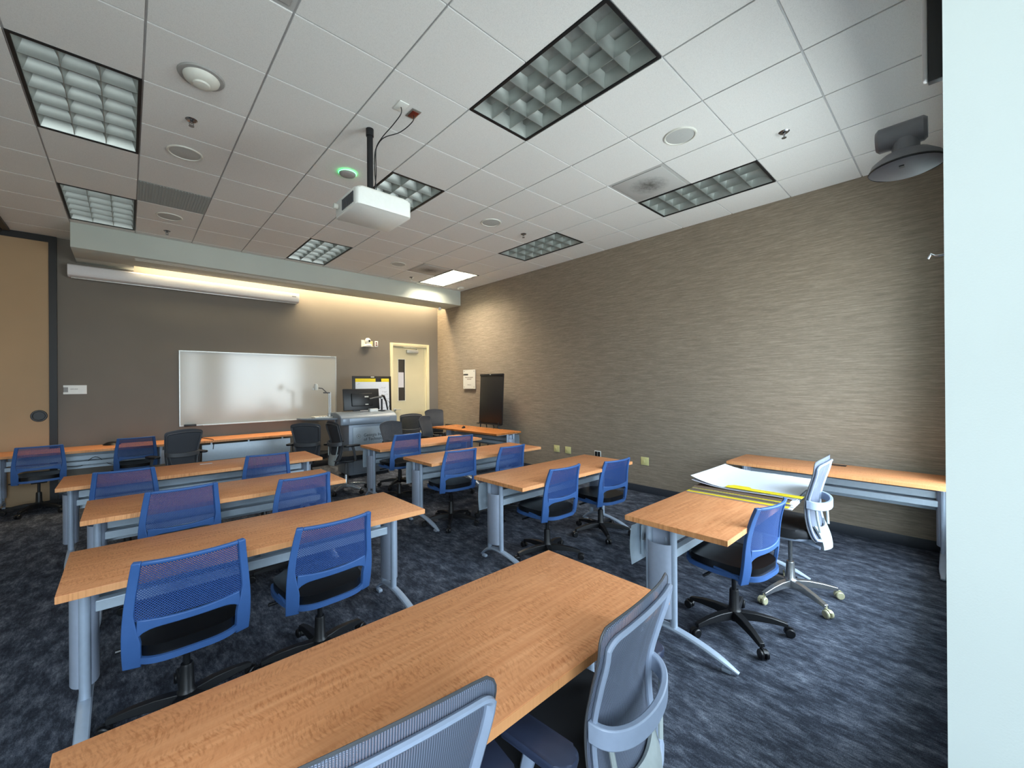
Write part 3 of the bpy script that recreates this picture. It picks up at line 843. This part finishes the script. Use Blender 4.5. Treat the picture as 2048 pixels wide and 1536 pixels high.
BL = [  # x, y, back turned (deg), lift, base turn handled by chair, label
 (.205, 2.505, 1, 0, 'blue chair nearest the camera on the left, at the left end of the second-row table'),
 (.815, 2.490, 3, 0, 'blue chair at the right end of the second-row left table, behind the nearest table'),
 (.265, 3.835, 4, .028, 'blue chair at the left end of the third-row left table'),
 (1.030, 3.760, 6, 0, 'blue chair at the right end of the third-row left table'),
 (-.005, 5.130, -4, 0, 'blue chair at the left end of the longest left table'),
 (1.110, 5.185, -2, 0, 'blue chair at the right end of the longest left table'),
 (-.835, 7.86, 8, 0, 'blue chair at far left, tucked at the wall-side table below the beige panel'),
 (.075, 7.985, 4, .015, 'blue chair in the shade at the wall-side table, left of the grey chair'),
 (2.880, .985, -7, 0, 'blue chair at the table with the paper pads, seen side-on'),
 (2.830, 2.545, -1, 0, 'left of the two blue chairs at the clear-topped right table'),
 (3.680, 2.555, -5, -.045, 'right of the two blue chairs at the clear-topped right table'),
 (2.715, 3.900, -4, .01, 'left blue chair at the third-row right table, with a pale top edge'),
 (3.350, 3.770, 1, 0, 'right blue chair at the third-row right table, just behind the clear table top'),
 (2.700, 5.085, 3, .085, 'raised blue chair at the farthest right table, in front of the podium'),
 (3.535, 5.010, -7, 0, 'blue chair at the right end of the farthest right table'),
]
blue_src = blue0
for q, (x, y, r, lf, lab) in enumerate(BL):
    if q: dup(blue0, (x, y, 0), math.radians(r), lab, lift=lf)
blue0.location = (BL[0][0], BL[0][1], 0); blue0.rotation_euler.z = math.radians(BL[0][2]); blue0['label'] = BL[0][4]

# ------------------------------------------------------------------ grey mesh chairs
GW = [(.40, .190), (.55, .192), (.70, .200), (.85, .218), (.98, .232)]
GYK = [(.37, -.215), (.42, -.185), (.50, -.150), (.60, -.132), (.70, -.134), (.80, -.158), (.90, -.186), (.98, -.196)]
ZT = .98
def gr_p(u, z, off=0.0):
    w = gk(z, GW); r = .045
    if z > ZT-r: w = w-r+math.sqrt(max(0, r*r-(z-(ZT-r))**2))
    if z < .42+r: w = w-r+math.sqrt(max(0, r*r-((.42+r)-z)**2))
    crown = .024*(1-u*u)*max(0, min(1, (z-.72)/.24))
    return Vector((u*w, gk(z, GYK)-.034*(1-abs(u)**2)-off, z+crown))
def make_grey(label, arms=True, frame='greyp', mesh='greymesh', base='black', caster='black', back='silverplast'):
    t = thing('office_chair', label, 'chair', (0, 0, 0), 0, 'grey mesh-backed office chairs')
    part('back_mesh', M[mesh], t, lambda b: surf(b, lambda u, v: gr_p(-1+2*u, .42+(ZT-.42)*(v+.0)), 24, 44, .003))
    def fr(b):
        pts = []
        def P(u, z): p = gr_p(u, z, .010); return p
        n = 26
        for i in range(n+1): pts.append(P(-.915, .44+(.925-.44)*i/n))
        for a in (.25, .5, .75): pts.append(P(-.915+.12*a, .925+.014*math.sin(PI/2*a)))
        for i in range(13): pts.append(P(-.78+1.56*i/12, .940))
        for a in (.25, .5, .75): pts.append(P(.795+.12*a, .939-.014*a*a))
        for i in range(n+1): pts.append(P(.915, .925-(.925-.44)*i/n))
        for i in range(1, 8): pts.append(P(.915-1.83*i/8, .432))
        tube(b, pts, .0125, 8, closed=True, sy=.7)
    part('back_frame', M[frame], t, fr)
    # edge piping around the mesh
    def pip(b):
        pts = []
        n = 40
        for i in range(n+1): pts.append(gr_p(-1, .423+(ZT-.426)*i/n))
        for i in range(1, 12): pts.append(gr_p(-1+2*i/12, ZT-.001))
        for i in range(n+1): pts.append(gr_p(1, ZT-.003-(ZT-.426)*i/n))
        tube(b, pts, .0035, 6)
    part('piping', M['greyd'], t, pip)
    def hoop(b):
        def f(u, v):
            a = PI*u; x = -.192*math.cos(a)
            y = -.140-.100*math.sin(a)**.8; z = .655+.056*v-.020*math.sin(a)
            return (x, y, z)
        surf(b, f, 24, 2, .020)
    part('lumbar_hoop', M[frame], t, hoop, bevel=.004)
    def bp(b):
        def f(u, v):
            a = -1+2*u; z = .365+.140*v+.02*a*a*v
            return (a*(.100+.035*v), -.245+.028*a*a+.045*v*v, z)
        surf(b, f, 12, 6, .012)
        for s in (-1, 1): tube(b, [(s*.13, -.205, .49), (s*.155, -.195, .58), (s*.175, -.19, .67)], .008, 8)
    part('back_plate', M[back], t, bp)
    def outline(k=1.0):
        pts = []
        for i in range(44):
            a = 2*PI*i/44; c, s_ = math.cos(a), math.sin(a)
            pts.append((.245*k*math.copysign(abs(c)**.5, c), .235*k*math.copysign(abs(s_)**.55, s_)+.06))
        return pts
    part('seat_cushion', M['seatfab'], t, lambda b: prism(b, outline(), .435, .500, bev=.026, seg=4))
    part('seat_pan', M[frame], t, lambda b: (prism(b, outline(.86), .412, .434, bev=.006), box(b, -.07, .07, -.17, .10, .372, .413, bev=.01), tube(b, [(-.10, -.20, .372), (-.08, -.12, .385), (-.06, 0, .392)], .012, 8), tube(b, [(.10, -.20, .372), (.08, -.12, .385), (.06, 0, .392)], .012, 8)))
    if arms:
        for s in (-1, 1):
            def af(b):
                tube(b, [(s*.225, .03, .425), (s*.275, .02, .45), (s*.285, .0, .56), (s*.280, -.02, .643)], [.014, .017, .018, .02], 10, sy=.6)
            a_ = part('armrest', M[frame], t, af)
            part('arm_pad', M['vinyl'] if frame != 'greyp' else M['navy'], a_, lambda b: prism(b, rrect(.088, .235, .032, 6, s*.285, -.035), .643, .668, bev=.009, seg=3))
    five_base(t, M[base], M[caster], .31, M[base])
    return t
M['navy'] = plain('navy_arm_pad', (44, 52, 74), .45)
g_arm = make_grey('a')
def place(o, x, y, r, lab, lf=0):
    o.location = (x, y, 0); o.rotation_euler.z = math.radians(r); o['label'] = lab; lift_chair(o, lf)
g_pad = make_grey('b', arms=False, base='alu', caster='clear')
g_dark = make_grey('c', frame='greyd', mesh='darkmesh', back='greyd')
g_side = make_grey('d', frame='greyd', mesh='darkmesh', base='alu', caster='black', back='silverplast')
dup(g_arm, (1.078, .826, 0), math.radians(6), 'grey mesh chair at right foreground, its tall back cut by the bottom edge', lift=-.025)
dup(g_dark, (2.150, 6.93, 0), math.radians(-40), 'dark grey chair with armrests standing left of the podium, turned to the wall')
dup(g_dark, (3.150, 5.905, 0), math.radians(196), 'dark grey chair facing the camera behind the farthest right table')
dup(g_dark, (4.255, 7.60, 0), math.radians(-14), 'dark grey chair with its back to us between the podium and the door')
dup(g_dark, (4.145, 6.46, 0), math.radians(212), 'dark grey chair turned edge-on beside the podium, in front of the door')
dup(g_dark, (4.90, 7.47, 0), math.radians(178), 'dark grey chair in the corner at the head of the glossy side table', lift=.045)
place(g_arm, .385, .900, -7, 'grey mesh chair at bottom centre, nearest the camera', -.025)
place(g_pad, 3.635, .855, 0, 'grey mesh chair on a polished silver base by the paper pads', .055)
place(g_dark, .490, 7.20, 22, 'dark grey chair with armrests below the left corner of the whiteboard')
place(g_side, 2.405, 6.165, -88, 'grey chair with a silver base seen side-on in front of the podium', .055)

# ------------------------------------------------------------------ podium and what is on it
t = thing('podium', 'grey lectern cabinet with a lettered front panel at the front of the room', 'podium', (0, 0, 0))
PY = 6.92
part('cabinet', M['podium'], t, lambda b: box(b, 2.755, 3.53, PY+.01, 7.44, .05, .905, bev=.012))
part('plinth', M['basebd'], t, lambda b: box(b, 2.80, 3.49, PY+.05, 7.40, 0, .05))
part('front_panel', M['panel'], t, lambda b: box(b, 2.822, 3.46, PY-.004, PY+.01, .553, .858, bev=.003))
part('lower_panel', M['podium'], t, lambda b: box(b, 2.822, 3.46, PY-.002, PY+.01, .09, .540, bev=.003))
def ptop(b):
    pr = [(PY-.03, .905), (7.50, .905), (7.50, 1.10), (PY+.22, 1.115), (PY+.06, 1.085), (PY-.01, 1.045), (PY-.03, 1.01)]
    n = len(pr); vs = [(x, y, z) for x in (2.605, 3.625) for y, z in pr]
    add(b, vs, [tuple(range(n)), tuple(reversed(range(n, 2*n)))]+[(i, (i+1) % n, n+(i+1) % n, n+i) for i in range(n)])
tp = part('desk_top', M['podium2'], t, ptop, bevel=.015)
part('trim_panel', M['podium'], tp, lambda b: box(b, 2.75, 3.48, PY-.036, PY-.028, .925, 1.015, bev=.003))
part('trim_panel', M['podium'], tp, lambda b: box(b, 2.64, 2.738, PY-.036, PY-.028, .925, 1.015, bev=.003))
text('lettering', 'Georgia Institute\nof Technology', .072, M['ink'], t, Matrix.Translation((3.008, PY-.005, .690)) @ FACE_S)
part('seal', M['greyink'], t, lambda b: (lathe(b, [(.030, 0), (.030, -.001), (.036, -.001), (.036, 0)], 28, T(2.918, PY-.004, .705, 0, -PI/2)), lathe(b, [(0, -.001), (.012, -.001), (.012, 0)], 20, T(2.918, PY-.004, .705, 0, -PI/2))))
part('side_shelf', M['podium2'], t, lambda b: prism(b, [(2.604, 7.02), (2.604, 7.50), (2.16, 7.58), (2.10, 7.50), (2.14, 7.36), (2.30, 7.20)], 1.000, 1.028, bev=.006))
part('shelf_bracket', M['podium'], t, lambda b: prism(b, [(7.1, 1.0), (7.40, 1.0), (7.40, .93), (7.1, .93)], 2.585, 2.60, Matrix(((0, 0, 1, 0), (1, 0, 0, 0), (0, 1, 0, 0), (0, 0, 0, 1)))))

t = thing('document_camera', 'silver document camera on the side shelf of the podium', 'document camera', (2.50, 7.33, 1.028))
part('base', M['offwhite'], t, lambda b: box(b, -.19, .10, -.11, .11, 0, .022, bev=.006))
part('control_strip', M['black'], t, lambda b: [box(b, -.12+.045*k, -.095+.045*k, -.105, -.075, .022, .026) for k in range(5)], smooth=False)
part('column', M['alum'], t, lambda b: (tube(b, [(.07, 0, .02), (.07, 0, .42)], .010, 10), tube(b, [(.095, 0, .02), (.095, 0, .43)], .012, 10), lathe(b, [(0, .02), (.045, .02), (.04, .045), (0, .045)], 20, T(.08, 0, 0))))
part('arm', M['greyd'], t, lambda b: (tube(b, [(.09, 0, .42), (-.02, 0, .425)], .011, 10), tube(b, [(.03, 0, .43), (-.04, 0, .50), (-.15, 0, .51)], .008, 8)))
part('camera_head', M['offwhite'], t, lambda b: (lathe(b, [(0, .06), (.025, .055), (.035, .02), (.035, -.03), (.028, -.05), (0, -.05)], 20, T(-.14, 0, .52)), lathe(b, [(0, 0), (.014, 0), (.016, -.03), (0, -.035)], 12, T(-.19, 0, .505))))

t = thing('monitor', 'black monitor seen from behind on top of the podium', 'monitor', (3.105, 7.20, 1.13), math.radians(-2))
part('shell', M['black'], t, lambda b: box(b, -.325, .325, -.02, .03, .0, .385, bev=.012, m=T(0, 0, 0, 0, math.radians(-8))))
part('rear_bulge', M['black'], t, lambda b: box(b, -.19, .19, -.05, -.018, .07, .30, bev=.012, m=T(0, 0, 0, 0, math.radians(-8))))
part('badge', M['offwhite'], t, lambda b: (box(b, .04, .11, -.053, -.0495, .225, .245, m=T(0, 0, 0, 0, math.radians(-8))), box(b, .045, .10, -.053, -.0495, .09, .105, m=T(0, 0, 0, 0, math.radians(-8)))), smooth=False)
part('stand', M['black'], t, lambda b: (box(b, -.33, .05, -.06, .10, -.045, -.018, bev=.006), box(b, -.16, -.04, -.01, .04, -.02, .06)))
t = thing('monitor_mount', 'black jointed monitor arm clamped to the podium edge', 'monitor arm', (3.44, 7.12, 1.10))
part('post', M['black'], t, lambda b: (tube(b, [(0, 0, .01), (0, 0, .25)], .017, 12), lathe(b, [(0, .012), (.065, .012), (.065, .022), (0, .025)], 20)))
part('collar', M['alum'], t, lambda b: lathe(b, [(.018, .225), (.03, .228), (.03, .25), (.018, .255)], 18))
part('link', M['greyd'], t, lambda b: (tube(b, [(0, 0, .265), (-.12, -.01, .25), (-.24, -.02, .23)], [.026, .022, .018], 8, sy=.8)))
part('lower_link', M['black'], t, lambda b: (tube(b, [(0, 0, .28), (.04, 0, .275), (.085, 0, .17), (.115, 0, .02)], [.022, .022, .017, .014], 8)))
part('cable', M['black'], t, lambda b: tube(b, smoothpts([(.07, -.02, .2), (.13, -.02, .17), (.14, -.02, .10), (.11, -.02, .05)]), .003, 6))
t = thing('control_box', 'small white box on the podium beside the monitor', 'box', (3.30, 7.12, 1.10))
part('case', M['white'], t, lambda b: box(b, -.10, .05, -.04, .04, .002, .055, bev=.004))

# ------------------------------------------------------------------ easels
t = thing('flip_chart', 'flip chart easel with a white pad and yellow header behind the podium', 'easel', (3.57, 7.76, 0), math.radians(0))
part('board', M['black'], t, lambda b: box(b, -.40, .40, -.012, .012, .86, 1.755, bev=.006, m=T(0, 0, 0, 0, math.radians(-1.5))))
pd = part('pad', M['paper'], t, lambda b: box(b, -.345, .345, -.026, -.0125, .90, 1.64, m=T(0, 0, 0, 0, math.radians(-1.5))))
part('header', M['yellow'], pd, lambda b: (box(b, -.345, .06, -.028, -.0126, 1.64, 1.705, m=T(0, 0, 0, 0, math.radians(-1.5))), box(b, .18, .345, -.028, -.0126, 1.64, 1.705, m=T(0, 0, 0, 0, math.radians(-1.5)))), smooth=False)
part('badge', M['offwhite'], t, lambda b: box(b, -.03, .04, -.0145, -.012, 1.728, 1.744, m=T(0, 0, 0, 0, math.radians(-1.5))))
def hand(b):
    r = random.Random(4); m = T(0, 0, 0, 0, math.radians(-1.5))
    for z, x0, n in ((1.60, -.31, 2), (1.52, .15, 5), (1.44, .20, 4), (1.385, .18, 6), (1.30, .20, 6), (1.21, .19, 5), (1.12, .10, 6), (1.60, -.05, 0)):
        x = x0
        for k in range(n):
            p = [(x+.018*i/4, -.027, z+r.uniform(-.012, .014)) for i in range(5)]
            tube(b, p, .0013, 4, m=m); x += .024
part('handwriting', M['ink'], pd, hand)
part('legs', M['black'], t, lambda b: (tube(b, [(-.36, 0, .95), (-.40, -.10, 0)], .012, 8), tube(b, [(.36, 0, .95), (.40, -.10, 0)], .012, 8), tube(b, [(0, .02, 1.2), (0, .42, 0)], .012, 8)))

t = thing('easel', 'black easel board leaning near the textured wall beyond the side table', 'easel', (5.24, 6.20, 0), -PI/2)
LEAN = math.radians(-3)
part('board', M['black'], t, lambda b: box(b, -.345, .345, -.012, .012, .80, 1.78, bev=.004, m=T(0, -.02, 0, 0, LEAN)))
part('clamp_bar', M['black'], t, lambda b: box(b, -.35, .35, -.022, -.011, 1.745, 1.785, bev=.003, m=T(0, -.02, 0, 0, LEAN)))
part('badge', M['offwhite'], t, lambda b: box(b, -.05, -.01, -.024, -.0215, 1.765, 1.775, m=T(0, -.02, 0, 0, LEAN)))
part('pad_rest', M['black'], t, lambda b: box(b, -.37, .33, -.06, -.0, .79, .805, bev=.002, m=T(0, -.02, 0, 0, LEAN)))
part('legs', M['black'], t, lambda b: (tube(b, [(-.30, .02, .85), (-.31, -.02, 0)], .014, 8), tube(b, [(.24, .02, .85), (.25, -.02, 0)], .014, 8), tube(b, [(-.14, .03, .85), (-.22, .17, 0)], .010, 8), tube(b, [(.06, .03, .85), (.14, .17, 0)], .010, 8)))
# smaller items
t = thing('adapter', 'small dark plastic item lying on the glossy side table', 'gadget', (4.80, 6.45, TZ))
part('body', M['black'], t, lambda b: (lathe(b, [(0, .028), (.022, .022), (.03, .001), (0, .001)], 14, T(-.03, -.02, 0)), lathe(b, [(0, .036), (.024, .03), (.034, .001), (0, .001)], 14, T(.02, .03, 0))))
t = thing('conference_puck', 'low black device on the wall-side table behind the shaded blue chair', 'gadget', (-.17, 8.30, TZ))
part('body', M['black'], t, lambda b: lathe(b, [(0, .045), (.05, .04), (.09, .015), (.10, .001), (0, .001)], 20))
solo('loose_cable', 'black cord trailing over the edge of the table under the whiteboard', 'cord', M['black'],
     lambda b: tube(b, smoothpts([(.86, 8.40, TZ+.008), (.90, 8.22, TZ+.006), (.96, 8.0, TZ+.006), (.985, 7.822, TZ+.006), (.99, 7.805, TZ-.03), (.98, 7.80, .60)]), .005, 6), 'cords at the front tables')
solo('loose_cable', 'thin black cord drooping behind the left wall-side table', 'cord', M['black'],
     lambda b: tube(b, smoothpts([(-.62, 8.16, .50), (-.48, 8.16, .49), (-.34, 8.16, .60), (-.22, 8.16, .50), (-.12, 8.17, .45)]), .004, 6), 'cords at the front tables')

# ------------------------------------------------------------------ on the back wall at right
t = thing('wall_speaker', 'slim tall black speaker with a pale front edge, high at the upper right edge', 'speaker', (2.60, .021, 2.885))
part('cabinet', M['black'], t, lambda b: box(b, 0, .035, 0, .067, 0, .72, bev=.004))
part('front_grille', M['screen'], t, lambda b: box(b, 0, .034, .067, .085, .012, .71, bev=.008, seg=3))

t = thing('conference_camera', 'grey cylinder camera on a domed base projecting from the back wall', 'camera', (2.20, .135, 2.385))
part('dome_base', M['webcam'], t, lambda b: lathe(b, [(0, -.008), (.085, -.006), (.108, .006), (.100, .03), (.07, .055), (.03, .068), (0, .07)], 32))
part('seam', M['black'], t, lambda b: lathe(b, [(.108, .003), (.110, .007), (.108, .011)], 32))
part('neck', M['webcam'], t, lambda b: tube(b, [(0, 0, .05), (0, 0, .11)], .04, 16))
part('camera_barrel', M['webcam'], t, lambda b: lathe(b, [(0, -.075), (.035, -.075), (.045, -.065), (.045, .060), (.036, .070), (0, .070)], 24, T(0, .01, .135, 0, PI/2)))
part('logo_mark', M['black'], t, lambda b: box(b, -.07, -.05, .0, .014, -.010, -.006))
part('support_arm', M['black'], t, lambda b: box(b, -.02, .02, -.1165, -.06, .012, .028, bev=.003))
t = thing('wall_hook', 'small metal bracket on the back wall below the cylinder camera', 'bracket', (2.60, .021, 2.12))
part('plate', M['greyd'], t, lambda b: box(b, -.02, .02, -.001, .02, -.05, .03, bev=.002))
part('hook', M['chrome'], t, lambda b: tube(b, [(0, .015, .0), (0, .05, .0), (0, .062, .012), (0, .072, -.008)], .005, 8))

# ------------------------------------------------------------------ light
def area(name, loc, sx, sy, power, color, rot, portal=False):
    l = bpy.data.lights.new(name, 'AREA'); l.shape = 'RECTANGLE'; l.size = sx; l.size_y = sy; l.energy = power; l.color = color
    if portal: l.cycles.is_portal = True
    o = bpy.data.objects.new(name, l); COL.objects.link(o); o.location = loc; o.rotation_euler = rot; return o
# daylight enters by the two windows behind the camera
area('daylight_portal', ((WX0+WX1)/2, -.49, (WZ0+WZ1)/2), WX1-WX0, WZ1-WZ0, 1, (1, 1, 1), (PI/2, 0, 0), True)
area('daylight_portal', ((UX0+UX1)/2, -.49, (WZ0+WZ1)/2), UX1-UX0, WZ1-WZ0, 1, (1, 1, 1), (PI/2, 0, 0), True)
area('daylight_portal', ((VX0+VX1)/2, -1.39, (VZ0+VZ1)/2), VX1-VX0, VZ1-VZ0, 1, (1, 1, 1), (PI/2, 0, 0), True)
# warm strip hidden in the cove, and the one lit ceiling light
area('cove_strip', (2.79, 8.22, H+.02), 5.3, .10, 108, (1.0, .78, .48), (0, 0, 0))
LX, LY = GX+4.5*G, GY+7*G
area('lit_troffer', (LX, LY, H+.135), .46, 1.1, 170, (1.0, .86, .66), (0, 0, 0))
# unseen warm fill light, added to brighten the partition bay at far left
area('bay_fill', (-1.5, 6.0, H-.06), .2, .2, 4, (1.0, .80, .58), (0, 0, 0))

W = bpy.data.worlds.new('daylight'); SC.world = W; W.use_nodes = True
nt = W.node_tree; bg = nt.nodes['Background']
tc = nt.nodes.new('ShaderNodeTexCoord'); sp = nt.nodes.new('ShaderNodeSeparateXYZ'); rp = nt.nodes.new('ShaderNodeValToRGB')
nt.links.new(tc.outputs['Generated'], sp.inputs[0]); nt.links.new(sp.outputs['Z'], rp.inputs['Fac'])
e = rp.color_ramp.elements; e[0].position = 0.0; e[0].color = (.56, .62, .62, 1); e[1].position = .12; e[1].color = (.70, .86, 1.0, 1)
mr = nt.nodes.new('ShaderNodeMapRange'); mr.inputs[1].default_value = -1; mr.inputs[2].default_value = 1
nt.links.new(sp.outputs['Z'], mr.inputs[0]); nt.links.new(mr.outputs[0], rp.inputs['Fac'])
e[0].position = .46; e[1].position = .56
nt.links.new(rp.outputs['Color'], bg.inputs['Color']); bg.inputs['Strength'].default_value = 11.5

# ------------------------------------------------------------------ camera
cam = bpy.data.cameras.new('camera'); co = bpy.data.objects.new('camera', cam); COL.objects.link(co)
FPX, YAW, PITCH, ROLL, SH = 828.98, 0.738197, 0.00074756, -0.00684641, -15.067
cam.sensor_fit = 'HORIZONTAL'; cam.sensor_width = 36; cam.lens = FPX/2048*36
cam.shift_x = -SH/2048; cam.clip_start = .02; cam.clip_end = 100
f = Vector((math.sin(YAW)*math.cos(PITCH), math.cos(YAW)*math.cos(PITCH), math.sin(PITCH)))
r = Vector((math.cos(YAW), -math.sin(YAW), 0)); u = r.cross(f)
r2 = r*math.cos(ROLL)+u*math.sin(ROLL); u2 = -r*math.sin(ROLL)+u*math.cos(ROLL)
mw = Matrix((( r2.x, u2.x, -f.x, 0), (r2.y, u2.y, -f.y, 0), (r2.z, u2.z, -f.z, 1.575), (0, 0, 0, 1)))
co.matrix_world = mw
SC.camera = co
SC.view_settings.view_transform = 'Standard'; SC.view_settings.look = 'None'; SC.view_settings.gamma = 1
SC.view_settings.use_curve_mapping = False
SC.view_settings.exposure = 0.52
SC.cycles.max_bounces = 10; SC.cycles.diffuse_bounces = 7; SC.cycles.transparent_max_bounces = 16
SC.cycles.use_denoising = True
